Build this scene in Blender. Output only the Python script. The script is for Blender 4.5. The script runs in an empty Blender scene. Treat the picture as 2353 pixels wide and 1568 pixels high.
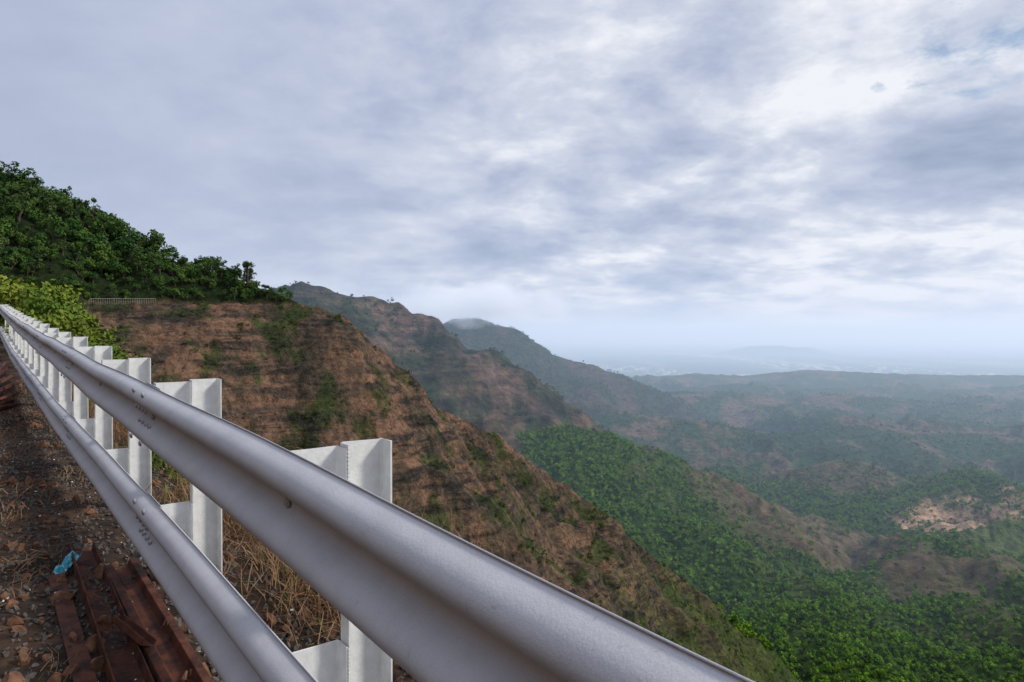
import bpy, math, random, time
import numpy as np
from mathutils import Vector
T0=time.time()
random.seed(4); RNG=np.random.default_rng(4)
scene=bpy.context.scene
FPX=1569.0
def sight(px,py,Y): return ((px-1176.5)/FPX*Y, Y, (765-py)/FPX*Y)

# ---------------------------------------------------------------- noise
_ang=RNG.random(4096)*2*np.pi; _gx=np.cos(_ang); _gy=np.sin(_ang)
def _h(ix,iy,s):
    h=(ix*374761393+iy*668265263+s*974634777)&0xffffffff
    h=((h^(h>>13))*1274126177)&0xffffffff
    return (h^(h>>16))&4095
def pn(x,y,s=0):
    xi=np.floor(x).astype(np.int64); yi=np.floor(y).astype(np.int64)
    fx=x-xi; fy=y-yi
    u=fx*fx*fx*(fx*(fx*6-15)+10); v=fy*fy*fy*(fy*(fy*6-15)+10)
    def g(a,b,dx,dy):
        h=_h(a,b,s); return _gx[h]*dx+_gy[h]*dy
    n00=g(xi,yi,fx,fy); n10=g(xi+1,yi,fx-1,fy); n01=g(xi,yi+1,fx,fy-1); n11=g(xi+1,yi+1,fx-1,fy-1)
    return ((n00*(1-u)+n10*u)*(1-v)+(n01*(1-u)+n11*u)*v)*1.5
def fbm(x,y,sc,o=4,s=0,r=.5):
    t=0;a=1;f=1/sc;tot=0
    for i in range(o):
        t=t+a*pn(x*f+i*17.3,y*f-i*9.1,s+i); tot+=a; a*=r; f*=2.03
    return t/tot*1.4
def sst(a,b,x):
    t=np.clip((x-a)/(b-a),0,1); return t*t*(3-2*t)

# ---------------------------------------------------------------- road / rail path
DX,DY=-0.7785,1.0; DL=math.hypot(DX,DY); D=np.array([DX/DL,DY/DL]); N=np.array([DY/DL,-DX/DL])  # N points to the valley
P0=np.array([-0.397,1.626])
def railz(t): return -0.356+0.0414*t+0.00055*np.maximum(t-2,0)**2
def gap(t): return np.interp(t,[-50,2,5.3,17,60],[.58,.58,.69,.92,1.1])
def groundz(t): return railz(t)-gap(t)-.52
def path(t):   # xy of the rail, bending left far away
    t=np.asarray(t,float); tt=np.minimum(t,30.0); ex=np.maximum(t-30,0)*DL
    R=70.0; a=ex/R
    base=P0[None,:]+np.stack([DX*tt,DY*tt],-1)
    return base+ (np.sin(a)*R)[...,None]*D - ((1-np.cos(a))*R)[...,None]*N

# ---------------------------------------------------------------- terrain
C_line=[(30,-38,-3.2)]+[tuple(P0+D*DL*t+N*.9)+(float(groundz(t)),) for t in (-10,0,10,20,30)]+[(-55,76,1.5),(-95,118,4),(-140,165,7),(-172,215,10),(-163,252,12),(-141,270,12),(-85,300,11)]
M_line=[(-700,420,190),(-420,350,120),sight(-140,350,335),sight(0,418,330),sight(90,436,330),sight(165,482,330),sight(280,542,330),sight(340,580,330),sight(450,618,328),sight(580,655,322),sight(660,685,318),sight(730,713,312),sight(785,727,314),
 sight(820,760,316),sight(860,795,318),sight(930,868,327),sight(985,932,335),sight(1060,962,350),sight(1130,998,360),sight(1210,1057,372),sight(1300,1115,384),sight(1400,1198,395),sight(1500,1280,405),sight(1640,1390,420),sight(1700,1480,432),(210,480,-300)]
M_line=[(a,b,z if z>10.5 else 10.5+(z-10.5)/1.35) for a,b,z in M_line]
L_line=[(10,-150,80),(-50,-75,60),(-62,-12,42),(-105,70,48),(-165,140,45)]
B_line=[sight(300,560,1500),sight(500,640,1400),sight(620,662,1330),sight(700,647,1300),sight(745,664,1300),sight(830,682,1300),sight(900,702,1300),sight(985,732,1290),sight(1010,764,1290),sight(1040,800,1300),sight(1070,822,1310),sight(1130,803,1290),sight(1180,836,1280),sight(1230,872,1270),sight(1310,925,1250),sight(1390,980,1230)]
G_line=[sight(780,700,2600),sight(985,765,2450),sight(1040,733,2400),sight(1090,730,2400),sight(1145,757,2400),sight(1235,812,2380),sight(1280,818,2380),sight(1355,835,2380),sight(1390,858,2380),sight(1480,882,2350)]
D_line=[sight(1000,955,1120),sight(1190,1000,1090),sight(1300,985,1100),sight(1400,1003,1100),sight(1500,1037,1100),sight(1600,1092,1100),sight(1700,1132,1120),sight(1790,1157,1140)]
E_line=[sight(1700,1105,1450),sight(1830,1078,1430),sight(1950,1058,1430),sight(2060,1100,1430),sight(2200,1150,1400)]
F_line=[sight(1400,880,3800),sight(1500,866,3800),sight(1600,858,3800),sight(1700,864,3800),sight(1860,849,3800),sight(2000,856,3800),sight(2180,862,3800),sight(2353,862,3800),sight(2700,858,3800)]
F2_line=[sight(1500,905,2600),sight(1700,900,2650),sight(1800,925,2600),sight(1950,905,2600),sight(2200,930,2500),sight(2500,925,2400)]
F3_line=[sight(1450,950,1900),sight(1600,965,1850),sight(1800,1000,1800),sight(2000,985,1850),sight(2200,1000,1850),sight(2500,1010,1700)]
F4_line=[sight(1700,880,3200),sight(1850,893,3150),sight(2050,885,3200),sight(2300,900,3100),sight(2600,890,3100)]
H_line=[sight(1600,806,13000),sight(1720,796,13000),sight(1790,783,13000),sight(1835,795,13000),sight(1920,805,13000)]
def ridge(x,y,pts,sl):
    best=np.full(x.shape,-1e6)
    for a,b in zip(pts[:-1],pts[1:]):
        vx,vy=b[0]-a[0],b[1]-a[1]; L2=vx*vx+vy*vy
        t=np.clip(((x-a[0])*vx+(y-a[1])*vy)/L2,0,1)
        d=np.hypot(x-a[0]-t*vx,y-a[1]-t*vy)
        best=np.maximum(best,a[2]+t*(b[2]-a[2])-sl(d))
    return best
def terrace(h,step,k,w):
    q=(h+w)/step; f=q-np.floor(q)
    g=np.where(f<.5,.5*(2*f)**k,1-.5*(2*(1-f))**k)
    return (np.floor(q)+g)*step-w, f
def sat(d,L): return L*(1-np.exp(-d/L))
def height(x,y):
    r=np.hypot(x,y); fade=sst(25,110,r)
    wx=fbm(x,y,45,3,11)*5*fade; wy=fbm(x,y,45,3,21)*5*fade
    gul=fbm(x,y,38,3,31)
    q=ridge(x+wx*.4,y+wy*.4,M_line,lambda d:.80*np.maximum(d-1.5,0)+.50*gul*sat(d,26))
    hM=np.where(q<10.5,10.5+(q-10.5)*1.35,q)
    hC=ridge(x+wx,y+wy,C_line,lambda d:np.interp(d,[0,.5,15,40,120,400],[0,.15,12,42,150,560])+.36*gul*fade*sat(d,26))
    hA=np.maximum(hM,hC)
    w=fbm(x,y,60,3,41)*5+x*.05
    hT,f=terrace(hA,9.0,2.5,w)
    hT2,f2=terrace(hA,3.1,1.9,w*1.3+fbm(x,y,12,2,43)*1.5)
    cl=sst(14,6,hA)*sst(60,130,r)
    pat=sst(-.4,.25,fbm(x,y,30,3,44))
    k1=.50*pat; k2=.32*(.4+.6*pat)
    hA=hA*(1-cl)+cl*((1-k1-k2)*hA+k1*hT+k2*hT2)
    hA=hA+fade*(fbm(x,y,9,3,51)*1.3)+sst(8,40,r)*fbm(x,y,2.5,3,52)*.28
    hL=ridge(x,y,L_line,lambda d:1.0*d)
    g2=fbm(x,y,170,4,61); g3=fbm(x,y,420,4,71)
    hB=ridge(x+g3*25,y+g2*20,B_line,lambda d:.72*d+.80*g2*sat(d,110))
    hB,fB=terrace(hB,34,1.7,g2*22)
    hG=ridge(x+g3*15,y,G_line,lambda d:.55*d+.45*g3*sat(d,260))
    hD=ridge(x,y,D_line,lambda d:.52*d+.40*g2*sat(d,100))+fbm(x,y,60,3,75)*6
    hE=ridge(x,y,E_line,lambda d:.32*d+.3*g2*sat(d,120))
    hF=ridge(x,y,F_line,lambda d:.17*d+.1*g3*sat(d,500))
    hF2=ridge(x,y,F2_line,lambda d:.20*d+.25*g3*sat(d,300))
    hF3=ridge(x,y,F3_line,lambda d:.26*d+.30*g3*sat(d,250))
    hF4=ridge(x,y,F4_line,lambda d:.20*d+.25*g3*sat(d,250))
    hH=ridge(x,y,H_line,lambda d:.45*d)
    F=np.interp(np.maximum(y,r*.35),[0,500,800,1265,1800,2800,3900,4700,5600,1e6],[-330,-335,-332,-332,-318,-300,-285,-365,-425,-425])
    amp=np.interp(r,[0,600,1000,1600,4200,5800],[8,24,42,70,62,7])
    F=F+amp*(.8*fbm(x,y,430,5,81)+.7*(.8-2.2*np.abs(fbm(x,y,300,4,91))))
    st=np.stack([F,hA,hL,hB,hG,hD,hE,hF,hF2,hF3,hH,hF4])
    st[3:,y<480]=-1e5
    idx=np.argmax(st,0); H=np.max(st,0)
    H=H+sst(500,900,r)*(fbm(x,y,55,3,95)*4)
    qx=x-P0[0]; qy=y-P0[1]; t=(qx*D[0]+qy*D[1])/DL; n=qx*N[0]+qy*N[1]
    tc=np.clip(t,-14,40)
    gz=groundz(tc)+.05*fbm(x,y,1.6,4,101)+.02*fbm(x,y,.35,3,102)
    m=sst(-11,-6,n)*sst(1.05,.6,n)*sst(-18,-12,t)*sst(42,34,t)
    H=H*(1-m)+gz*m
    nearsl=sst(.8,2,n)*(1-sst(15,40,r))
    H=H+nearsl*(fbm(x,y,2.2,4,103)*.35)
    return H,idx,f,f2,fB,n,t,m,cl
az=np.concatenate([np.linspace(-180,-46,40)[:-1],np.linspace(-46,46,900),np.linspace(46,180,40)[1:-1]])*np.pi/180
rr=[.6]
while rr[-1]<700: rr.append(rr[-1]*(1.0048 if 210<rr[-1]<450 else 1.0085)+.002)
while rr[-1]<60000: rr.append(rr[-1]*1.0115 if rr[-1]<6000 else rr[-1]*1.03)
rr=np.array(rr); nR,nA=len(rr),len(az)
Rg,Ag=np.meshgrid(rr,az,indexing='ij'); X=(Rg*np.sin(Ag)).ravel(); Y=(Rg*np.cos(Ag)).ravel()
H,idx,f1,f2,fB,nn,tt,mroad,cl=height(X,Y)
print('verts',X.size,time.time()-T0,flush=True)
def c(*a): return np.array(a)[None,:]+0*X[:,None]
def mixc(a,b,m): return a*(1-m[:,None])+b*m[:,None]
RR=np.hypot(X,Y)
na=fbm(X,Y,22,4,201); nb=fbm(X,Y,5,4,211); nc=fbm(X,Y,140,4,221); nd=fbm(X,Y,600,4,231)
dry=mixc(c(.185,.108,.070),c(.092,.069,.045),sst(-.3,.4,na+nb*.6))
dry=mixc(dry,c(.060,.050,.040),sst(.0,.4,fbm(X,Y,35,4,246)+.3*nb)*.7)
dry=mixc(dry,c(.046,.064,.020),sst(.05,.38,fbm(X,Y,17,4,241)+.3*nb)*.85)
colA=mixc(dry,c(.055,.095,.018),sst(-105,-200,H+nb*25+na*45)*.8)
colA=mixc(colA,c(.018,.030,.010),sst(12,15,H)*sst(60,120,RR))
nearA=1-sst(30,90,RR)
colA=mixc(colA,mixc(c(.13,.078,.045),c(.06,.065,.02),sst(0,.4,fbm(X,Y,3,3,251))),nearA)
green=mixc(c(.026,.058,.010),c(.055,.105,.018),sst(-.3,.4,na))
brown=mixc(c(.130,.088,.058),c(.078,.070,.036),sst(-.3,.3,na+nb*.4))
def blobs(x,y,px,py,Yd,rx,ry):
    q=sight(px,py,Yd); return np.exp(-((x-q[0])/rx)**2-((y-q[1])/ry)**2)
def brownmask(x,y,extra=0):
    wob_=fbm(x,y,70,4,222)*.9
    b=sst(.14,.38,fbm(x,y,140,4,221)+.25*fbm(x,y,22,4,201))*.8
    q=blobs(x,y,1830,1225,1060,140,110)*1.9+blobs(x,y,1930,1090,1420,150,110)*1.3+blobs(x,y,2200,1350,880,80,60)*1.2+blobs(x,y,1720,1240,1040,60,50)+blobs(x,y,2250,1480,720,60,40)+extra*blobs(x,y,2270,1240,1100,120,100)
    b=np.clip(b+sst(.25,.75,q+wob_*.6),0,1)
    return b*(1-np.clip(blobs(x,y,1560,1320,880,110,140)*1.4+blobs(x,y,1950,1480,700,200,110)*1.2,0,1))
bm=brownmask(X,Y)
colV=mixc(green,brown,bm*.95)
tan=np.clip(blobs(X,Y,2230,1205,1190,120,75)*2.4+blobs(X,Y,2340,1225,1150,100,70)*2.4+fbm(X,Y,40,3,261)*.5-.7,0,1)
colV=mixc(colV,c(.38,.24,.15),np.clip(tan*1.8,0,1))
fieldg=np.clip(blobs(X,Y,2290,1290,1000,110,80)*1.6-.3,0,1)
colV=mixc(colV,c(.080,.098,.035),fieldg*.8)
far=mixc(c(.026,.054,.019),c(.130,.086,.060),sst(.02,.32,nc*.8+nd*.4+na*.25)*.85)
colV=mixc(colV,far,sst(1250,1550,Y))
plain=mixc(c(.06,.09,.06),c(.17,.16,.13),sst(.05,.4,fbm(X,Y*.25,700,4,271)))
town=sst(.30,.40,fbm(X,Y*.3,1500,3,281))*sst(.15,.35,fbm(X,Y,90,3,291))*(idx!=10)
plain=mixc(plain,c(.50,.48,.46),town)
colV=mixc(colV,plain,sst(4600,5400,RR))
colB=mixc(c(.060,.058,.034),c(.130,.082,.060),sst(-.25,.3,nc+.5*na))
colB=mixc(colB,c(.028,.042,.018),sst(.0,.35,fbm(X,Y,60,4,301))*.85)
colG=mixc(c(.030,.042,.022),c(.07,.055,.040),sst(0,.4,nc))
col=colV.copy()
kA=(idx==1)|(idx==2)
col[kA]=colA[kA]
col[idx==3]=colB[idx==3]; col[idx==4]=colG[idx==4]
gr=mixc(c(.038,.028,.022),c(.078,.048,.033),sst(-.3,.4,fbm(X,Y,.5,4,311)))
col=mixc(col,gr,np.clip(mroad+np.exp(-((nn-.9)/.3)**2)*.6*(RR<60),0,1))
strata=np.where(kA,cl*(1-sst(-120,-200,H)*.7)*(.45+.55*sst(-.35,.2,fbm(X,Y,26,3,321))),np.where(idx==3,.7,0.0))
verts=np.stack([X,Y,H],1)
c0=np.array([[0,0,float(groundz(-1.0))]])
verts=np.vstack([verts,c0]); col=np.vstack([col,col[:1]]); strata=np.append(strata,0)
i=np.arange(nR-1)[:,None]*nA; j=np.arange(nA)[None,:]; j2=(j+1)%nA
quads=np.stack([i+j,i+nA+j,i+nA+j2,i+j2],-1).reshape(-1,4)[:,::-1]
ci=nR*nA
tris=np.stack([np.full(nA,ci),np.arange(nA),(np.arange(nA)+1)%nA],-1)[:,::-1]
me=bpy.data.meshes.new('terrain')
nq,nt=len(quads),len(tris)
me.vertices.add(len(verts)); me.vertices.foreach_set('co',verts.astype(np.float32).ravel())
me.loops.add(nq*4+nt*3); me.loops.foreach_set('vertex_index',np.concatenate([quads.ravel(),tris.ravel()]).astype(np.int32))
me.polygons.add(nq+nt)
me.polygons.foreach_set('loop_start',np.concatenate([np.arange(nq)*4,nq*4+np.arange(nt)*3]).astype(np.int32))
me.polygons.foreach_set('use_smooth',np.ones(nq+nt,bool))
me.update(calc_edges=True)
ca=me.color_attributes.new('Col','FLOAT_COLOR','POINT')
ca.data.foreach_set('color',np.hstack([np.clip(col,0.005,1),np.ones((len(col),1))]).astype(np.float32).ravel())
me.attributes.new('Strata','FLOAT','POINT').data.foreach_set('value',strata.astype(np.float32))
terrain=bpy.data.objects.new('terrain',me); scene.collection.objects.link(terrain)
print('terrain',time.time()-T0,flush=True)

# ---------------------------------------------------------------- materials
def newmat(name):
    m=bpy.data.materials.new(name); m.use_nodes=True; nt=m.node_tree
    b=nt.nodes['Principled BSDF']; return m,nt,b
def nd_(nt,t,**k):
    n=nt.nodes.new(t)
    for a,v in k.items(): setattr(n,a,v)
    return n
def mth(nt,op,a,b=None,clamp=False):
    n=nd_(nt,'ShaderNodeMath',operation=op); n.use_clamp=clamp
    for i_,v in enumerate((a,b)):
        if v is None: continue
        if isinstance(v,(int,float)): n.inputs[i_].default_value=v
        else: nt.links.new(v,n.inputs[i_])
    return n.outputs[0]
def noise(nt,scale,detail=4,rough=.5,vec=None,dist=0):
    n=nd_(nt,'ShaderNodeTexNoise'); n.inputs['Scale'].default_value=scale; n.inputs['Detail'].default_value=detail; n.inputs['Roughness'].default_value=rough; n.inputs['Distortion'].default_value=dist
    if vec is not None: nt.links.new(vec,n.inputs['Vector'])
    return n.outputs['Fac']
def mrange(nt,v,a,b,c_,d):
    n=nd_(nt,'ShaderNodeMapRange'); nt.links.new(v,n.inputs[0])
    for k_,vv in zip((1,2,3,4),(a,b,c_,d)): n.inputs[k_].default_value=vv
    return n.outputs[0]
def mixrgb(nt,fac,a,b,mode='MIX'):
    n=nd_(nt,'ShaderNodeMix',data_type='RGBA',blend_type=mode)
    if isinstance(fac,(int,float)): n.inputs[0].default_value=fac
    else: nt.links.new(fac,n.inputs[0])
    for s,v in ((6,a),(7,b)):
        if isinstance(v,tuple): n.inputs[s].default_value=(*v,1)
        else: nt.links.new(v,n.inputs[s])
    return n.outputs[2]
def vscale(nt,v,sx,sy,sz):
    n=nd_(nt,'ShaderNodeVectorMath',operation='MULTIPLY'); nt.links.new(v,n.inputs[0]); n.inputs[1].default_value=(sx,sy,sz); return n.outputs[0]
def fmix(nt,f,a,b):
    n=nd_(nt,'ShaderNodeMix'); nt.links.new(f,n.inputs[0])
    for s,v in ((2,a),(3,b)):
        if isinstance(v,(int,float)): n.inputs[s].default_value=v
        else: nt.links.new(v,n.inputs[s])
    return n.outputs[0]
m,nt,b=newmat('hillside_ground')
at=nd_(nt,'ShaderNodeAttribute',attribute_name='Col'); st_=nd_(nt,'ShaderNodeAttribute',attribute_name='Strata'); geo=nd_(nt,'ShaderNodeNewGeometry'); pos=geo.outputs['Position']
ln=nd_(nt,'ShaderNodeVectorMath',operation='LENGTH'); nt.links.new(pos,ln.inputs[0]); dist=ln.outputs['Value']
farw=mrange(nt,dist,450,1300,0,1)
nA_=noise(nt,.40,5,.80,pos); nB_=noise(nt,.06,4,.7,pos)
nmo=fmix(nt,farw,nA_,nB_)
var=mrange(nt,nmo,.3,.7,.15,1.9)
nC_=noise(nt,9,4,.7,pos); nearw=mrange(nt,dist,10,60,1,0)
var2=mrange(nt,nC_,.3,.7,.4,1.6)
vv=mth(nt,'MULTIPLY',var,fmix(nt,nearw,1.0,var2))
sA=noise(nt,1.0,4,.66,vscale(nt,pos,.035,.035,.28),.6); sB=noise(nt,1.0,3,.6,vscale(nt,pos,.006,.006,.055),.4)
ss=fmix(nt,farw,sA,sB)
sd=mrange(nt,ss,.40,.57,.36,1.15)
vv=mth(nt,'MULTIPLY',vv,fmix(nt,st_.outputs['Fac'],1.0,sd))
mx=nd_(nt,'ShaderNodeVectorMath',operation='SCALE'); nt.links.new(at.outputs['Color'],mx.inputs[0]); nt.links.new(vv,mx.inputs['Scale'])
dk=mth(nt,'MULTIPLY',mrange(nt,ss,.40,.52,.6,0),st_.outputs['Fac'])
bw=nd_(nt,'ShaderNodeRGBToBW'); nt.links.new(mx.outputs[0],bw.inputs[0])
nt.links.new(mixrgb(nt,dk,mx.outputs[0],bw.outputs[0]),b.inputs['Base Color']); b.inputs['Roughness'].default_value=.95; b.inputs['Specular IOR Level'].default_value=.1
bp=nd_(nt,'ShaderNodeBump'); bp.inputs['Strength'].default_value=.9
bd=mth(nt,'ADD',mth(nt,'MULTIPLY',farw,12.0),2.6); nearb=mth(nt,'MULTIPLY',mrange(nt,dist,8,120,.03,1),bd)
nt.links.new(nmo,bp.inputs['Height']); nt.links.new(nearb,bp.inputs['Distance'])
nt.links.new(bp.outputs[0],b.inputs['Normal'])
me.materials.append(m)

def leafmat(name,a,b_,tr=.25):
    m,nt,b=newmat(name); oi=nd_(nt,'ShaderNodeObjectInfo')
    nt.links.new(mixrgb(nt,oi.outputs['Random'],a,b_),b.inputs['Base Color']); b.inputs['Roughness'].default_value=.8; b.inputs['Specular IOR Level'].default_value=.1
    return m
M_forest=leafmat('forest_leaves',(.030,.080,.018),(.095,.165,.032))
M_valley=leafmat('valley_leaves',(.080,.190,.014),(.185,.320,.030))
M_dark=leafmat('dark_leaves',(.024,.058,.018),(.062,.104,.028))
M_shrub=leafmat('shrub_leaves',(.070,.130,.018),(.20,.235,.03),.35)
M_scrub=leafmat('scrub_leaves',(.045,.070,.018),(.10,.10,.035))
M_dry=leafmat('dry_grass_blades',(.34,.22,.12),(.19,.10,.055),.2)
M_weed=leafmat('green_weeds',(.08,.13,.02),(.15,.18,.035),.3)
def simple(name,col_a,col_b,sc=20,rough=.8,metal=0,bump=.3,bd=.005,spec=.3,det=4):
    m,nt,b=newmat(name); tc=nd_(nt,'ShaderNodeNewGeometry'); n=noise(nt,sc,det,.65,tc.outputs['Position'])
    nt.links.new(mixrgb(nt,mrange(nt,n,.35,.65,0,1),col_a,col_b),b.inputs['Base Color'])
    b.inputs['Roughness'].default_value=rough; b.inputs['Metallic'].default_value=metal; b.inputs['Specular IOR Level'].default_value=spec
    n2=noise(nt,sc*6,3,.6,tc.outputs['Position']); bp=nd_(nt,'ShaderNodeBump'); bp.inputs['Strength'].default_value=bump; bp.inputs['Distance'].default_value=bd
    nt.links.new(n2,bp.inputs['Height']); nt.links.new(bp.outputs[0],b.inputs['Normal']); return m
M_bark=simple('bark',(.06,.045,.03),(.12,.09,.07),3)
M_twig=simple('twig',(.12,.085,.06),(.20,.15,.11),8)
M_stoneR=simple('laterite_stone',(.10,.050,.030),(.25,.125,.072),25,.9)
M_stoneG=simple('gravel_stone',(.045,.040,.036),(.15,.13,.115),30,.9)
M_rust=simple('rusty_steel',(.030,.013,.010),(.14,.045,.023),9,.75,.1,.6,.005)
M_post=simple('white_paint',(.60,.61,.605),(.75,.76,.76),14,.6,0,.5,.003,.3,6)
M_bolt=simple('bolt_steel',(.40,.40,.43),(.55,.55,.58),30,.4,.3,.1,.001,.5)
M_chip=simple('paint_flecks',(.7,.7,.7),(.8,.8,.8),30,.6)
M_old=simple('weathered_paint',(.26,.22,.20),(.38,.34,.31),3,.7)
M_tower=simple('tower_steel',(.20,.21,.22),(.30,.31,.32),1,.6)
m,nt,b=newmat('galvanised_paint'); g=nd_(nt,'ShaderNodeNewGeometry'); ps=g.outputs['Position']
c1=mixrgb(nt,mrange(nt,noise(nt,4,6,.7,ps),.3,.7,0,1),(.47,.475,.515),(.61,.615,.66))
scf=mrange(nt,noise(nt,1.0,5,.7,vscale(nt,ps,30,30,9),.6),.63,.73,0,.5)
c1=mixrgb(nt,scf,c1,(.26,.23,.20))
c1=mixrgb(nt,mrange(nt,noise(nt,320,2,.5,ps),.35,.65,0,.35),c1,(.72,.725,.76))
nt.links.new(c1,b.inputs['Base Color']); nt.links.new(mrange(nt,noise(nt,11,4,.6,ps),.3,.7,.55,.75),b.inputs['Roughness']); b.inputs['Specular IOR Level'].default_value=.3
bp=nd_(nt,'ShaderNodeBump'); bp.inputs['Strength'].default_value=.45; bp.inputs['Distance'].default_value=.0016; nt.links.new(noise(nt,160,3,.6,ps),bp.inputs['Height'])
bp2=nd_(nt,'ShaderNodeBump'); bp2.inputs['Strength'].default_value=.3; bp2.inputs['Distance'].default_value=.012; nt.links.new(noise(nt,5,3,.5,ps),bp2.inputs['Height']); nt.links.new(bp.outputs[0],bp2.inputs['Normal']); nt.links.new(bp2.outputs[0],b.inputs['Normal'])
M_rail=m

# ---------------------------------------------------------------- mesh helpers
def mesh_obj(name,v,f,mats,parent=None,smooth=False,mi=None,link=True):
    me=bpy.data.meshes.new(name); me.from_pydata([tuple(map(float,p)) for p in v],[],[tuple(int(q) for q in p) for p in f])
    for m_ in mats: me.materials.append(m_)
    if mi is not None: me.polygons.foreach_set('material_index',np.array(mi,np.int32))
    if smooth: me.polygons.foreach_set('use_smooth',np.ones(len(me.polygons),bool))
    me.update(); o=bpy.data.objects.new(name,me)
    if link: scene.collection.objects.link(o)
    if parent: o.parent=parent
    return o
def empty(name):
    o=bpy.data.objects.new(name,None); scene.collection.objects.link(o); return o
def tube(v,f,mi,a,b,ra,rb,k=5,m=0):
    a=np.array(a,float); b=np.array(b,float); d=b-a; d/=np.linalg.norm(d)+1e-9
    u=np.cross(d,[0,0,1] if abs(d[2])<.9 else [1,0,0]); u/=np.linalg.norm(u); w=np.cross(d,u); s=len(v)
    for p,r in ((a,ra),(b,rb)):
        for q in range(k):
            an=2*math.pi*q/k; v.append(p+u*r*math.cos(an)+w*r*math.sin(an))
    for q in range(k):
        f.append((s+q,s+(q+1)%k,s+k+(q+1)%k,s+k+q)); mi.append(m)
def make_tree(name,h,cr,nlump,nleaf,leaf,mat,seed,trunk=.35,flat=.75,twiggy=0):
    rs=np.random.default_rng(seed); v=[];f=[];mi=[]
    tube(v,f,mi,(0,0,-1),(0.1*h*rs.normal()*.3,0,h*trunk),.035*h,.022*h,6)
    for k in range(nlump):
        an=rs.random()*6.28; rad=cr*math.sqrt(rs.random())*.75; z=h*(trunk+.05+(1-trunk-.15)*rs.random()*(1-.45*(rad/cr)**2))
        p=np.array([rad*math.cos(an),rad*math.sin(an),z]); lr=cr*(.28+.25*rs.random())
        tube(v,f,mi,(0,0,h*trunk*(.5+.5*rs.random())),p,.016*h,.004*h,4)
        for q in range(nleaf):
            d=rs.normal(size=3); d/=np.linalg.norm(d); d[2]*=flat
            cpt=p+d*lr*(.55+.5*rs.random())
            nrm=d+rs.normal(size=3)*.55+np.array([0,0,.35]); nrm/=np.linalg.norm(nrm)
            u=np.cross(nrm,rs.normal(size=3)); u/=np.linalg.norm(u)+1e-9; w=np.cross(nrm,u)
            sz=leaf*(.6+.8*rs.random()); s=len(v)
            v+= [cpt-u*sz*.5, cpt+w*sz*.3, cpt+u*sz*.6, cpt-w*sz*.32]
            f.append((s,s+1,s+2,s+3)); mi.append(1)
    return mesh_obj(name,v,f,[M_bark,mat],mi=mi,link=False)
def collect(name,objs):
    cl_=bpy.data.collections.new(name)
    for o in objs: cl_.objects.link(o)
    return cl_
def scatter(name,pts,coll,smin,smax,tilt=.1,scales=None):
    n=len(pts); nv=len(coll.objects)
    me=bpy.data.meshes.new(name); me.vertices.add(n); me.vertices.foreach_set('co',np.asarray(pts,np.float32).ravel())
    r=np.stack([RNG.normal(size=n)*tilt,RNG.normal(size=n)*tilt,RNG.random(n)*6.283],1)
    me.attributes.new('rot','FLOAT_VECTOR','POINT').data.foreach_set('vector',r.astype(np.float32).ravel())
    sc=scales if scales is not None else smin+(smax-smin)*RNG.random(n)**1.5
    sc3=np.stack([sc*(.85+.3*RNG.random(n)),sc*(.85+.3*RNG.random(n)),sc*(.8+.4*RNG.random(n))],1)
    me.attributes.new('scl','FLOAT_VECTOR','POINT').data.foreach_set('vector',sc3.astype(np.float32).ravel())
    me.attributes.new('vi','INT','POINT').data.foreach_set('value',RNG.integers(0,nv,n).astype(np.int32))
    o=bpy.data.objects.new(name,me); scene.collection.objects.link(o)
    ng=bpy.data.node_groups.new(name+'_gn','GeometryNodeTree')
    ng.interface.new_socket('Geometry',in_out='INPUT',socket_type='NodeSocketGeometry'); ng.interface.new_socket('Geometry',in_out='OUTPUT',socket_type='NodeSocketGeometry')
    gi=ng.nodes.new('NodeGroupInput'); go=ng.nodes.new('NodeGroupOutput'); ip=ng.nodes.new('GeometryNodeInstanceOnPoints')
    ci_=ng.nodes.new('GeometryNodeCollectionInfo'); ci_.inputs['Collection'].default_value=coll; ci_.inputs['Separate Children'].default_value=True; ci_.inputs['Reset Children'].default_value=True
    def na_(nm_,ty):
        q=ng.nodes.new('GeometryNodeInputNamedAttribute'); q.data_type=ty; q.inputs['Name'].default_value=nm_; return q.outputs['Attribute']
    ng.links.new(gi.outputs[0],ip.inputs['Points']); ng.links.new(ci_.outputs[0],ip.inputs['Instance']); ip.inputs['Pick Instance'].default_value=True
    ng.links.new(na_('vi','INT'),ip.inputs['Instance Index']); ng.links.new(na_('scl','FLOAT_VECTOR'),ip.inputs['Scale'])
    er=ng.nodes.new('FunctionNodeEulerToRotation'); ng.links.new(na_('rot','FLOAT_VECTOR'),er.inputs[0]); ng.links.new(er.outputs[0],ip.inputs['Rotation'])
    ng.links.new(ip.outputs[0],go.inputs[0])
    md=o.modifiers.new('scatter','NODES'); md.node_group=ng
    return o
def onground(x,y,dz=0):
    h=height(x,y); return np.stack([x,y,h[0]+dz],1),h

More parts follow.
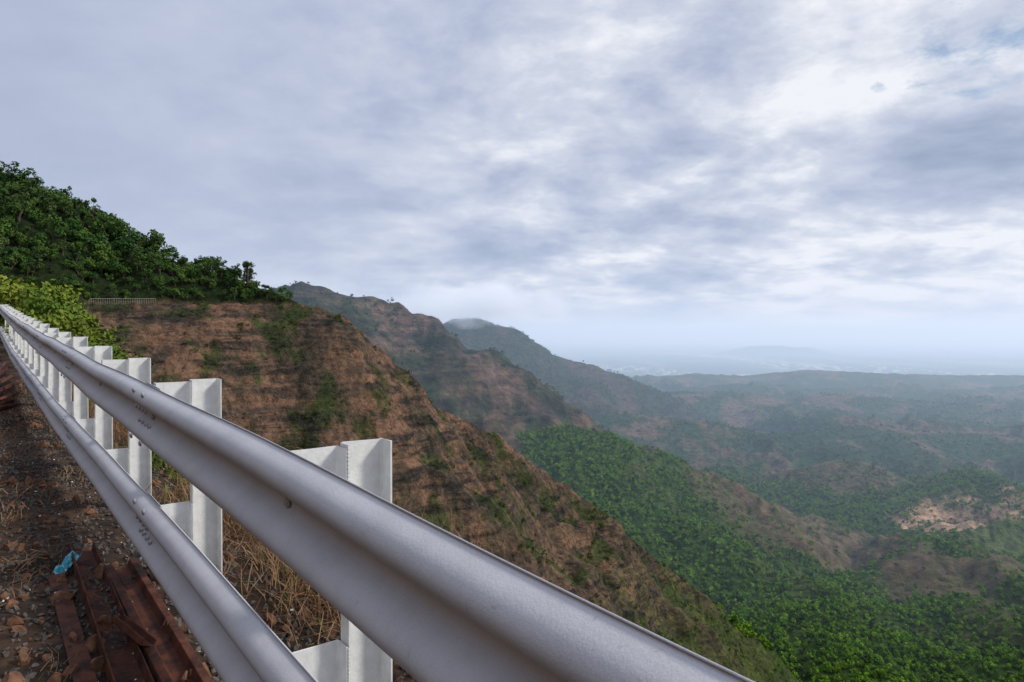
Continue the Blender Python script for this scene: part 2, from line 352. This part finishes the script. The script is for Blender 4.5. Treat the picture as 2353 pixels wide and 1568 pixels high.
# ---------------------------------------------------------------- forests
forest_c=collect('forest_trees',[make_tree('tree_a%d'%k,6,2.7,9,44,.62,M_forest,k,.25) for k in range(4)]+[make_tree('tree_b%d'%k,7.2,2.3,8,40,.60,M_dark,20+k,.35) for k in range(3)])
valley_c=collect('valley_trees',[make_tree('tree_v%d'%k,8,4,9,20,1.5,M_valley,40+k,.25) for k in range(4)]+[make_tree('tree_w%d'%k,8,3.6,8,20,1.4,M_dark,50+k,.25) for k in range(1)])
dark_c=collect('far_trees',[make_tree('tree_d%d'%k,8,4,6,12,2.1,M_dark,60+k,.2) for k in range(3)])
scrub_c=collect('scrub_bushes',[make_tree('scrub_%d'%k,1.6,1.2,6,22,.34,M_scrub,70+k,.1) for k in range(3)]+[make_tree('scrub_g',1.8,1.3,6,22,.36,M_forest,79,.1)])
n=3600; x=RNG.uniform(-360,-62,n); y=RNG.uniform(225,372,n); p,h=onground(x,y,-.3)
ok=(p[:,2]>13.0+1.2*fbm(x,y,12,2,401))&(h[1]==1); p=p[ok]; up=np.clip((p[:,2]-18)/14,0,1); scatter('hillside_forest',p,forest_c,.5,1.2,scales=.5+(.45+.45*up)*RNG.random(len(p))+.8*(RNG.random(len(p))<.12)*up)
n=11000; x=RNG.uniform(-230,200,n); y=RNG.uniform(150,470,n); p,h=onground(x,y,-.15)
k=fbm(x,y,17,4,241)+.30*RNG.random(n); ok=(p[:,2]<12)&(h[1]==1)&((k>.34)|((p[:,2]<-115)&(k>-.1))|(RNG.random(n)<.10)); scatter('cliff_scrub',p[ok],scrub_c,.25,1.3)
n=42000; yy=np.sqrt(RNG.uniform(420**2,1450**2,n)); xx=yy*RNG.uniform(-.05,.86,n); p,h=onground(xx,yy,-.5)
bmv=brownmask(xx,yy,1.5)
ok=(RNG.random(n)>bmv*.95)&((h[1]!=1)|(p[:,2]<-170))&(h[1]!=3)
scatter('valley_forest',p[ok],valley_c,.35,1.0)
n=16000; yy=np.sqrt(RNG.uniform(1150**2,2700**2,n)); xx=yy*RNG.uniform(-.33,.86,n); p,h=onground(xx,yy,-.5)
k=fbm(xx,yy,140,4,221)*.8+fbm(xx,yy,600,4,231)*.4
ok=((k<.10+.2*RNG.random(n)-.1)&(h[1]!=3))|((h[1]==3)&(fbm(xx,yy,60,4,301)>.08))|((h[1]==3)&(p[:,2]>40)&(RNG.random(n)<.4))
scatter('distant_forest',p[ok],dark_c,.4,1.0)
px_,py_,_=sight(570,650,320)
o=make_tree('skyline_tree',13.5,2.9,11,60,.6,M_dark,91,.62); scene.collection.objects.link(o); hz,_=onground(np.array([px_]),np.array([py_])); o.location=hz[0]
# power line towers in the valley
for px,py,Yd,ht in ((1410,935,1500,34),(1728,1000,1700,34),(2002,1030,1600,34),(2336,1105,1350,36)):
    q=sight(px,py,Yd); gz0=onground(np.array([q[0]]),np.array([q[1]]))[0][0]; v=[];f=[];mi=[]
    for a in (-1,1):
        for b_ in (-1,1):
            tube(v,f,mi,(a*3,b_*3,-1),(a*.5,b_*.5,ht*.8),.13,.10,4); tube(v,f,mi,(a*.5,b_*.5,ht*.8),(0,0,ht),.1,.07,4)
    for z in np.linspace(0,.8,7)[:-1]:
        w0=3-2.5*z/.8; w1=3-2.5*(z+.133)/.8
        for a,b_,c_,d_ in ((-1,-1,1,-1),(1,-1,1,1),(1,1,-1,1),(-1,1,-1,-1)):
            tube(v,f,mi,(a*w0,b_*w0,z*ht),(c_*w1,d_*w1,(z+.133)*ht),.06,.06,3)
    for z,w_ in ((.68,5),(.8,4),(.92,3)): tube(v,f,mi,(-w_,0,z*ht),(w_,0,z*ht),.1,.1,4)
    o=mesh_obj('power_line_tower',v,f,[M_tower]); o.location=gz0
print('forest',time.time()-T0,flush=True)

# ---------------------------------------------------------------- near shrubs, grass, stones
def railpt(t,nf): 
    q=path(np.atleast_1d(t)); return q[:,0]+N[0]*nf, q[:,1]+N[1]*nf
shr_c=collect('shrub_variants',[make_tree('shrub_%d'%k,1.6,1.0,14,90,.13,M_shrub,100+k,.15,.8) for k in range(3)])
tl=np.array([13,14.5,16,17.5,19,20.5,22,24,26,28,30,31,32,33,34,27,23,35,36,12]); nl=np.array([1.5,1.8,1.3,2.2,1.6,2.6,1.8,2.0,1.2,1.8,2.4,1.0,1.6,2.5,1.3,3,3.2,2.2,1.2,2.2])
x,y=railpt(tl,nl); p,_=onground(x,y,-.1); scatter('roadside_shrubs',p,shr_c,1,1,.15,scales=np.interp(tl,[12,20,26,36],[.7,1.05,1.5,2.3])*RNG.uniform(.65,1.15,len(tl)))
x,y=railpt(np.array([5.6,8.5,3.2]),np.array([3.2,3,5.])); p,_=onground(x,y,-.1); scatter('slope_shrubs',p,shr_c,.5,.7)
def tuft(name,nb,L,w,mat,seed,spread=.12,droop=.5):
    rs=np.random.default_rng(seed); v=[];f=[]
    for q in range(nb):
        a=rs.random()*6.28; b0=np.array([rs.normal()*spread*.5,rs.normal()*spread*.5,0]); d=np.array([math.cos(a),math.sin(a),0]); l=L*(.5+.7*rs.random()); lean=.2+droop*rs.random(); s=np.array([-d[1],d[0],0])*w
        p1=b0+d*l*lean*.3+np.array([0,0,l*.5]); p2=b0+d*l*lean+np.array([0,0,l*(.95-.35*lean)]); k=len(v)
        v+=[b0-s,b0+s,p1+s*.8,p1-s*.8,p2]; f+=[(k,k+1,k+2,k+3),(k+3,k+2,k+4)]
    return mesh_obj(name,v,f,[mat],link=False)
dry_c=collect('dry_tufts',[tuft('dry_tuft_%d'%k,60,.30,.0026,M_dry,k+1,.42,.9) for k in range(4)])
weed_c=collect('weed_tufts',[tuft('weed_%d'%k,30,.15,.006,M_weed,k+31,.2,.9) for k in range(3)])
def twigs(name,seed):
    rs=np.random.default_rng(seed); v=[];f=[];mi=[]
    for q in range(9):
        p_=np.zeros(3); d=np.array([rs.normal()*.5,rs.normal()*.5,1.]); r=.006
        for s_ in range(5):
            d=d+rs.normal(size=3)*.3; d/=np.linalg.norm(d); q2=p_+d*.16; tube(v,f,mi,p_,q2,r,r*.75,3); 
            e=d+rs.normal(size=3)*.8; e/=np.linalg.norm(e); tube(v,f,mi,q2,q2+e*.16,r*.6,r*.2,3); p_=q2; r*=.75
    return mesh_obj(name,v,f,[M_twig],link=False)
twig_c=collect('twig_shrubs',[twigs('twig_%d'%k,k+7) for k in range(3)])
n=30000; t_=-1+27*RNG.random(n)**1.5; nf=.75+RNG.gamma(1.4,1.5,n); x=P0[0]+DX*t_+N[0]*nf; y=P0[1]+DY*t_+N[1]*nf
ok=(x<-.17*y-.0); x=x[ok]; y=y[ok]; n=len(x); p,_=onground(x,y,-.02)
k=fbm(x,y,2.5,3,420); scatter('dry_grass',p[k<.3],dry_c,.4,1.1,.3); scatter('green_weeds',p[(k>.0)&(RNG.random(n)<.45)],weed_c,.6,1.5,.3)
n=260; t_=RNG.uniform(0,24,n); nf=1.3+RNG.random(n)*6; x=P0[0]+DX*t_+N[0]*nf; y=P0[1]+DY*t_+N[1]*nf; ok=(x<-.17*y); p,_=onground(x[ok],y[ok],-.02); scatter('dry_twig_shrubs',p,twig_c,.6,1.2,.2)
n=900; t_=RNG.uniform(0,14,n); nf=RNG.uniform(-3.5,.6,n); x=P0[0]+DX*t_+N[0]*nf; y=P0[1]+DY*t_+N[1]*nf; p,_=onground(x,y,-.01); k=fbm(x,y,1.2,2,421)
scatter('shoulder_dead_grass',p[k>-.05],collect('short_tufts',[tuft('short_%d'%q,20,.11,.0022,M_dry,q+61,.18,1.4) for q in range(3)]),.6,1.3,.3)
def rock(name,mat,seed):
    rs=np.random.default_rng(seed); me=bpy.data.meshes.new(name); import bmesh
    bm=bmesh.new(); bmesh.ops.create_icosphere(bm,subdivisions=3,radius=1); pl=[(rs.normal(size=3),.38+.3*rs.random()) for _ in range(11)]
    for v_ in bm.verts:
        q=np.array(v_.co)
        for a,b_ in pl:
            a=a/np.linalg.norm(a); s_=q@a
            if s_>b_: q=q-a*(s_-b_)
        q*=np.array([1.25,.95,.75]); v_.co=q
    bm.to_mesh(me); bm.free(); me.materials.append(mat); return bpy.data.objects.new(name,me)
rk_r=collect('laterite_rocks',[rock('rock_r%d'%k,M_stoneR,k) for k in range(5)]); rk_g=collect('gravel_rocks',[rock('rock_g%d'%k,M_stoneG,k+10) for k in range(4)])
def shoulder_pts(n,a,b_,lo=-3.6,hi=1.1):
    t_=a+(b_-a)*RNG.random(n)**1.6; nf=RNG.uniform(lo,hi,n); x=P0[0]+DX*t_+N[0]*nf; y=P0[1]+DY*t_+N[1]*nf
    return onground(x,y,0)[0],x,y
p,x,y=shoulder_pts(34000,-.5,13); p[:,2]+=.005; scatter('gravel',p,rk_g,.006,.028,1,scales=.008+.018*RNG.random(len(p))**2.0)
p,x,y=shoulder_pts(5200,-.5,14); p[:,2]+=.008; k=fbm(x,y,.9,2,430)>-.12; p=p[k]; scatter('laterite_stones',p,rk_r,.01,.06,1,scales=.010+.056*RNG.random(len(p))**3.6)
p,x,y=shoulder_pts(1500,.5,9,-1.2,1.2); k=fbm(x,y,.6,2,431)>.12; p=p[k]; p[:,2]+=.02
scatter('paint_flecks',p,collect('fleck',[mesh_obj('fleck_a',[(-1,-.6,0),(.8,-.8,.1),(1,.5,0),(-.5,.7,.1)],[(0,1,2,3)],[M_chip],link=False)]),.003,.009,.4)

# ---------------------------------------------------------------- guardrail
guard=empty('guardrail')
prof_h=[(.040,.000),(.046,-.004),(.036,-.010),(.020,-.017),(.004,-.024),(-.012,-.034),(-.022,-.046),(-.027,-.058),(-.027,-.070),(-.023,-.082),(-.014,-.094),(.000,-.106),(.016,-.118),(.030,-.128),(.042,-.138),(.049,-.147),(.051,-.156)]
prof=prof_h+[(a,-.312-b_) for a,b_ in prof_h[::-1][1:]]
prof=[(a-.024,b_-.006) for a,b_ in prof]
def sweep(name,ts,zf,off=0,grow=0,mat=None):
    ts=np.array(ts); xy=path(ts); z=zf(ts); v=[];f=[]; k=len(prof)
    pr=np.array(prof); tg=np.gradient(pr,axis=0); nr=np.stack([tg[:,1],-tg[:,0]],1); nr/=np.linalg.norm(nr,axis=1)[:,None]; pr=pr+nr*grow
    e=.01; tv=path(ts+e)-path(ts-e); tv/=np.linalg.norm(tv,axis=1)[:,None]; nv=np.stack([tv[:,1],-tv[:,0]],1)
    for i_ in range(len(ts)):
        for a,b_ in pr: v.append((xy[i_,0]+nv[i_,0]*a,xy[i_,1]+nv[i_,1]*a,z[i_]+b_))
    for i_ in range(len(ts)-1):
        for j_ in range(k-1): q=i_*k+j_; f.append((q,q+1,q+k+1,q+k))
    o=mesh_obj(name,v,f,[M_rail],guard,True); s=o.modifiers.new('thick','SOLIDIFY'); s.thickness=.004; s.offset=0
    return o
STEP=1.55; posts=[.37+STEP*k for k in range(-6,30)]
wob=lambda t,s: .006*np.sin(t*1.3+s)+.004*np.sin(t*3.1+s*2)
zt=lambda t: railz(t)+wob(t,0); zl=lambda t: railz(t)-gap(t)+wob(t,2)
ts=np.concatenate([np.arange(-9,12,.1),np.arange(12,45,.35)])
sweep('top_rail',ts,zt); sweep('lower_rail',ts,zl)
joints=[1.93+2*STEP*k for k in range(-3,12)]
bv=[];bf=[]
def dome(cx,cy,cz,r=.013,k=8):
    s=len(bv)
    for rr_,h_ in ((r,0),(r*.95,.006),(r*.55,.011)):
        for q in range(k):
            a=2*math.pi*q/k; bv.append((cx+D[0]*rr_*math.cos(a)-N[0]*h_,cy+D[1]*rr_*math.cos(a)-N[1]*h_,cz+rr_*math.sin(a)))
    bv.append((cx-N[0]*.013,cy-N[1]*.013,cz))
    for L_ in range(2):
        for q in range(k): bf.append((s+L_*k+q,s+L_*k+(q+1)%k,s+L_*k+k+(q+1)%k,s+L_*k+k+q))
    for q in range(k): bf.append((s+2*k+q,s+2*k+(q+1)%k,s+3*k))
PR=np.array(prof)
for jn in joints:
    for nm_,zf in (('top_rail_lap',zt),('lower_rail_lap',zl)):
        sweep(nm_,np.linspace(jn-.15,jn+.13,5),zf,grow=-.009)
        if jn<20:
            for dt in (-.10,-.035,.035,.10):
                for zz in ((-.036,-.118,-.196,-.276) if abs(dt)>.05 else (-.118,-.196)):
                    a=float(np.interp(-zz,-PR[:,1],PR[:,0]))-.011; q=path(np.array([jn+dt]))[0]+N*a; dome(q[0],q[1],float(zf(jn+dt))+zz,.016)
for t_ in posts:
    if -3<t_<20:
        for zf in (zt,zl):
            q=path(np.array([t_-.02]))[0]+N*.020; dome(q[0],q[1],float(zf(t_))-.162,.016)
bo=mesh_obj('bolts',bv,bf,[M_bolt],guard,True)
def channel(v,f,org,sd,nd2,n0,n1,z0,z1,fl=.07,th=.006,taper=0):
    R=.012; out=[(-fl,n0)]+[(-R+R*math.sin(a),n0+R-R*math.cos(a)) for a in np.linspace(0,math.pi/2,4)]+[(-R+R*math.cos(a),n1-R+R*math.sin(a)) for a in np.linspace(0,math.pi/2,4)]+[(-fl,n1)]
    r2=R-th; inn=[(-fl,n1-th)]+[(-R+r2*math.cos(a),n1-R+r2*math.sin(a)) for a in np.linspace(math.pi/2,0,4)]+[(-R+r2*math.sin(a),n0+R-r2*math.cos(a)) for a in np.linspace(math.pi/2,0,4)]+[(-fl,n0+th)]
    loop=out+inn; k=len(loop); s=len(v)
    for z in (z0,z1):
        for a,b_ in loop:
            p_=org+sd*a+nd2*b_; v.append((p_[0],p_[1],z+(0 if z==z0 else random.uniform(-.0018,.0018))))
    for q in range(k): f.append((s+q,s+(q+1)%k,s+k+(q+1)%k,s+k+q))
    h=k//2
    for base in (s,s+k):
        for q in range(h-1): f.append((base+q,base+q+1,base+k-2-q,base+k-1-q))
random.seed(8)
for pi,t_ in enumerate(posts):
    v=[];f=[]; q=path(np.array([t_+.03]))[0]; e=path(np.array([t_+.04]))[0]-q; e/=np.linalg.norm(e); nn_=np.array([e[1],-e[0]])
    rt=float(zt(t_)); lt=float(zl(t_)); gz=float(groundz(t_)); top=rt+.014+random.uniform(-.008,.012)
    if abs(t_-.37)<.01: top=rt-.012
    channel(v,f,q,e,nn_,.205,.355,gz-.5,top)
    channel(v,f,q+e*.001,e,nn_,.0305,.2035,rt-.34,top-.006-random.random()*.006)
    channel(v,f,q+e*.001,e,nn_,.0305,.2035,lt-.37,lt-.035-random.random()*.02)
    mi=[0]*len(f); 
    for z in np.arange(lt-.36,lt-.06,.012): tube(v,f,mi,(*(q+nn_*.2045-e*.0705),z),(*(q+nn_*.2045-e*.0705),z+.009),.0036,.0022,4)
    for z in np.arange(top-.3,top-.01,.012): tube(v,f,mi,(*(q+nn_*.2045-e*.0705),z),(*(q+nn_*.2045-e*.0705),z+.009),.0036,.0022,4)
    mesh_obj('post',v,f,[M_post],guard)

fg=empty('guardrail'); v=[];f=[];mi=[]
pp=[sight(px,685,Yd) for px,Yd in zip(np.linspace(205,358,30),np.linspace(244,266,30))]
pr_=None
for q in pp:
    top=q[2]-.1; tube(v,f,mi,(q[0],q[1],top-2.2),(q[0],q[1],top),.045,.045,4)
    if pr_: tube(v,f,mi,(*pr_,),(q[0],q[1],top-.15),.06,.06,4)
    pr_=(q[0],q[1],top-.15)
mesh_obj('rail_and_posts',v,f,[M_old],fg)

# ---------------------------------------------------------------- rusty steel, wrapper
def gz_at(x,y): return float(height(np.array([x]),np.array([y]))[0][0])
def rusty(name,a,b_,prof2,lift=.02,roll=0):
    a=np.array(a,float); b_=np.array(b_,float); d=(b_-a)/np.linalg.norm(b_-a); s=np.array([d[1],-d[0]])
    za=gz_at(*a)+lift; zb=gz_at(*b_)+lift; v=[];f=[]; k=len(prof2); cr,sr=math.cos(roll),math.sin(roll); n=14
    for i_ in range(n):
        t=i_/(n-1); p_=a+(b_-a)*t; z=za+(zb-za)*t
        for u,w in prof2:
            uu=u*cr-w*sr; ww=u*sr+w*cr; v.append((p_[0]+s[0]*uu,p_[1]+s[1]*uu,z+ww))
    for i_ in range(n-1):
        for j_ in range(k-1): q=i_*k+j_; f.append((q,q+1,q+k+1,q+k))
    o=mesh_obj(name,v,f,[M_rust]); m_=o.modifiers.new('t','SOLIDIFY'); m_.thickness=.007; m_=o.modifiers.new('b','BEVEL'); m_.width=.002; return o
chan=[(-.06,.055),(-.058,.0),(.058,.0),(.06,.055)]; wch=[(-.09,.0),(-.078,.045),(-.045,.05),(-.028,.01),(.028,.01),(.045,.05),(.078,.045),(.09,.0)]; flat=[(-.04,.0),(0,.006),(.04,.0)]
def gp(px,py):
    r_=(py-765)/FPX; Yd=1.45/(r_+.033); return ((px-1176.5)/FPX*Yd,Yd)
rusty('rusty_steel_channel',gp(180,1262),gp(322,1650),chan,.035,.15)
rusty('rusty_steel_channel',gp(275,1305),gp(470,1650),wch,.03,-.1)
rusty('rusty_steel_strip',gp(125,1318),gp(215,1650),flat,.03)
rusty('rusty_steel_channel',gp(268,1450),gp(335,1500),[(-.025,.025),(-.025,0),(.025,0),(.025,.025)],.08,.4)
pile=empty('rusty_steel_pile')
for k in range(7):
    a=gp(-60+random.uniform(-10,10),935+k*4); b_=gp(36-k*7+random.uniform(-4,4),918-k*9)
    o=rusty('steel_channel',a,b_,wch if k%2 else chan,.05+.085*k,random.uniform(-.5,.5)); o.parent=pile
m,nt,b=newmat('foil_wrapper'); g=nd_(nt,'ShaderNodeNewGeometry'); f_=noise(nt,22,2,.5,g.outputs['Position'])
nt.links.new(mixrgb(nt,mrange(nt,f_,.48,.56,0,1),(.01,.30,.42),(.25,.55,.62)),b.inputs['Base Color']); b.inputs['Roughness'].default_value=.3
wx_,wy_=gp(152,1300); gz=gz_at(wx_,wy_); rs=np.random.default_rng(3); v=[];f=[]
for a in range(9):
    for q in range(7): v.append((wx_+(q-3)*.014+rs.normal()*.002,wy_+(a-4)*.02+rs.normal()*.002,gz+.055+.02*math.sin(q*1.3)+.008*rs.normal()+(a-4)*.008))
for a in range(8):
    for q in range(6): k=a*7+q; f.append((k,k+1,k+8,k+7))
mesh_obj('snack_wrapper',v,f,[m],smooth=True)

# ---------------------------------------------------------------- haze: scattering air over the valley plus an added glow
m=bpy.data.materials.new('haze_air_glow'); m.use_nodes=True; nt=m.node_tree; nt.nodes.clear()
out=nt.nodes.new('ShaderNodeOutputMaterial'); vs=nt.nodes.new('ShaderNodeVolumeScatter'); DEN=.000155; vs.inputs['Color'].default_value=(.80,.91,1,1); vs.inputs['Density'].default_value=DEN; vs.inputs['Anisotropy'].default_value=.2
em=nt.nodes.new('ShaderNodeEmission'); em.inputs[0].default_value=(.15,.25,.40,1); em.inputs[1].default_value=DEN   # added blue glow standing in for light scattered more than once
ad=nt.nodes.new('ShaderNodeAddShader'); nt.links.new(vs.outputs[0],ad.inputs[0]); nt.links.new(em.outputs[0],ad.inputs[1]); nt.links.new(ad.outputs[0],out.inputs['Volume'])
x0,x1,y0,y1,z0,z1=-40000,40000,600,61000,-520,220
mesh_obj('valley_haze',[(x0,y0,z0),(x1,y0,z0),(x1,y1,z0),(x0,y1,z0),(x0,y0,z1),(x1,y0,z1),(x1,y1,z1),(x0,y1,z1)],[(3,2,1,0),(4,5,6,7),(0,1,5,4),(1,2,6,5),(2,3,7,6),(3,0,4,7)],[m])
# low cloud sitting on the second peak
m=bpy.data.materials.new('cloud_vapour_glow'); m.use_nodes=True; nt=m.node_tree; nt.nodes.clear()
out=nt.nodes.new('ShaderNodeOutputMaterial'); vs=nt.nodes.new('ShaderNodeVolumeScatter'); vs.inputs['Color'].default_value=(1,1,1,1); vs.inputs['Anisotropy'].default_value=.1
tc=nt.nodes.new('ShaderNodeTexCoord'); ln=nd_(nt,'ShaderNodeVectorMath',operation='LENGTH'); nt.links.new(tc.outputs['Object'],ln.inputs[0])
g=nd_(nt,'ShaderNodeNewGeometry'); nz=noise(nt,.008,4,.6,g.outputs['Position'])
dn=mth(nt,'MULTIPLY',mth(nt,'MAXIMUM',mth(nt,'SUBTRACT',mth(nt,'ADD',mth(nt,'MULTIPLY',nz,2.4),-.40),ln.outputs['Value']),0.0),.020)
em=nt.nodes.new('ShaderNodeEmission'); em.inputs[0].default_value=(.30,.34,.42,1); nt.links.new(dn,em.inputs[1])  # added glow brightens the vapour, on top of its scattering
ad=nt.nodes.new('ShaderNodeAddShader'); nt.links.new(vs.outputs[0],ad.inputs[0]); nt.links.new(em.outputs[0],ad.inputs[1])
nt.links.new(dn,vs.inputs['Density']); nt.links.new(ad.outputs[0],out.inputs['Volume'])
import bmesh
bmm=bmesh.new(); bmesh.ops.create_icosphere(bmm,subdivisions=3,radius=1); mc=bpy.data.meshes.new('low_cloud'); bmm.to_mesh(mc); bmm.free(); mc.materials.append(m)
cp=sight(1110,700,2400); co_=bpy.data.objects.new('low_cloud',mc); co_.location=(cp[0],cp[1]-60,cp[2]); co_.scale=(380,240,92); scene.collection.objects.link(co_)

# ---------------------------------------------------------------- sky
sun_dir=Vector((.88,-.05,.66)).normalized(); el=math.asin(sun_dir.z); rot=math.atan2(sun_dir.x,sun_dir.y)
w=bpy.data.worlds.new('World'); scene.world=w; w.use_nodes=True; nt=w.node_tree; bg=nt.nodes['Background']
sky=nd_(nt,'ShaderNodeTexSky',sky_type='NISHITA'); sky.sun_disc=False; sky.sun_elevation=el; sky.sun_rotation=rot
tc=nd_(nt,'ShaderNodeTexCoord'); sp=nd_(nt,'ShaderNodeSeparateXYZ'); nt.links.new(tc.outputs['Generated'],sp.inputs[0])
zc=mth(nt,'ADD',mth(nt,'MAXIMUM',sp.outputs[2],0.0),.22)
cb=nd_(nt,'ShaderNodeCombineXYZ'); nt.links.new(mth(nt,'DIVIDE',sp.outputs[0],zc),cb.inputs[0]); nt.links.new(mth(nt,'DIVIDE',sp.outputs[1],zc),cb.inputs[1])
pv=cb.outputs[0]
n1=noise(nt,1.9,7,.58,pv,.2); n2=noise(nt,.75,3,.5,pv,.2); n3=noise(nt,6.0,5,.6,pv,.3)
lr=mrange(nt,sp.outputs[0],-.5,.45,0,1)
hor=mrange(nt,sp.outputs[2],.0,.20,1,0)
con=mrange(nt,sp.outputs[0],-.42,.05,.20,1.0)
br=mth(nt,'MULTIPLY',mth(nt,'SUBTRACT',mth(nt,'ADD',mth(nt,'MULTIPLY',n1,2.1),mth(nt,'ADD',mth(nt,'MULTIPLY',n2,1.0),mth(nt,'MULTIPLY',n3,.6))),1.86),con)
br=mth(nt,'MULTIPLY',br,mrange(nt,sp.outputs[2],0,.08,.25,1))
br=mth(nt,'ADD',br,mth(nt,'ADD',mth(nt,'MULTIPLY',lr,.28),.49)); br=mth(nt,'ADD',br,mth(nt,'MULTIPLY',hor,.13))
rp=nd_(nt,'ShaderNodeValToRGB'); nt.links.new(br,rp.inputs[0]); e=rp.color_ramp.elements
e[0].position=0; e[0].color=(.28,.33,.46,1); e[1].position=1; e[1].color=(.88,.90,.96,1)
for p_,c_ in ((.25,(.35,.42,.57,1)),(.5,(.46,.52,.68,1)),(.75,(.62,.67,.79,1))): q=e.new(p_); q.color=c_
sk=nd_(nt,'ShaderNodeVectorMath',operation='SCALE'); nt.links.new(sky.outputs[0],sk.inputs[0]); sk.inputs['Scale'].default_value=.12
dd=nd_(nt,'ShaderNodeVectorMath',operation='DISTANCE'); nt.links.new(pv,dd.inputs[0]); dd.inputs[1].default_value=(.975,1.43,0)
gapm=mrange(nt,mth(nt,'ADD',mrange(nt,dd.outputs['Value'],0,.38,.72,0),mth(nt,'MULTIPLY',mth(nt,'SUBTRACT',n3,.5),2.2)),.46,.8,0,.8)
fin=mixrgb(nt,gapm,rp.outputs[0],sk.outputs[0]); nt.links.new(fin,bg.inputs[0]); bg.inputs[1].default_value=1.0
sl=bpy.data.lights.new('sun','SUN'); sl.energy=2.7; sl.angle=math.radians(10); sl.color=(1,.94,.85)
so=bpy.data.objects.new('sun',sl); scene.collection.objects.link(so); so.rotation_euler=sun_dir.to_track_quat('Z','Y').to_euler()

# ---------------------------------------------------------------- camera
cam=bpy.data.cameras.new('camera'); co=bpy.data.objects.new('camera',cam); scene.collection.objects.link(co)
cam.sensor_width=36; cam.lens=24.0; cam.clip_start=.05; cam.clip_end=200000
co.location=(0,0,0); co.rotation_euler=(math.radians(90-.69),0,0); scene.camera=co
scene.view_settings.view_transform='Standard'; scene.view_settings.look='None'; scene.view_settings.exposure=0
print('done',time.time()-T0,flush=True)
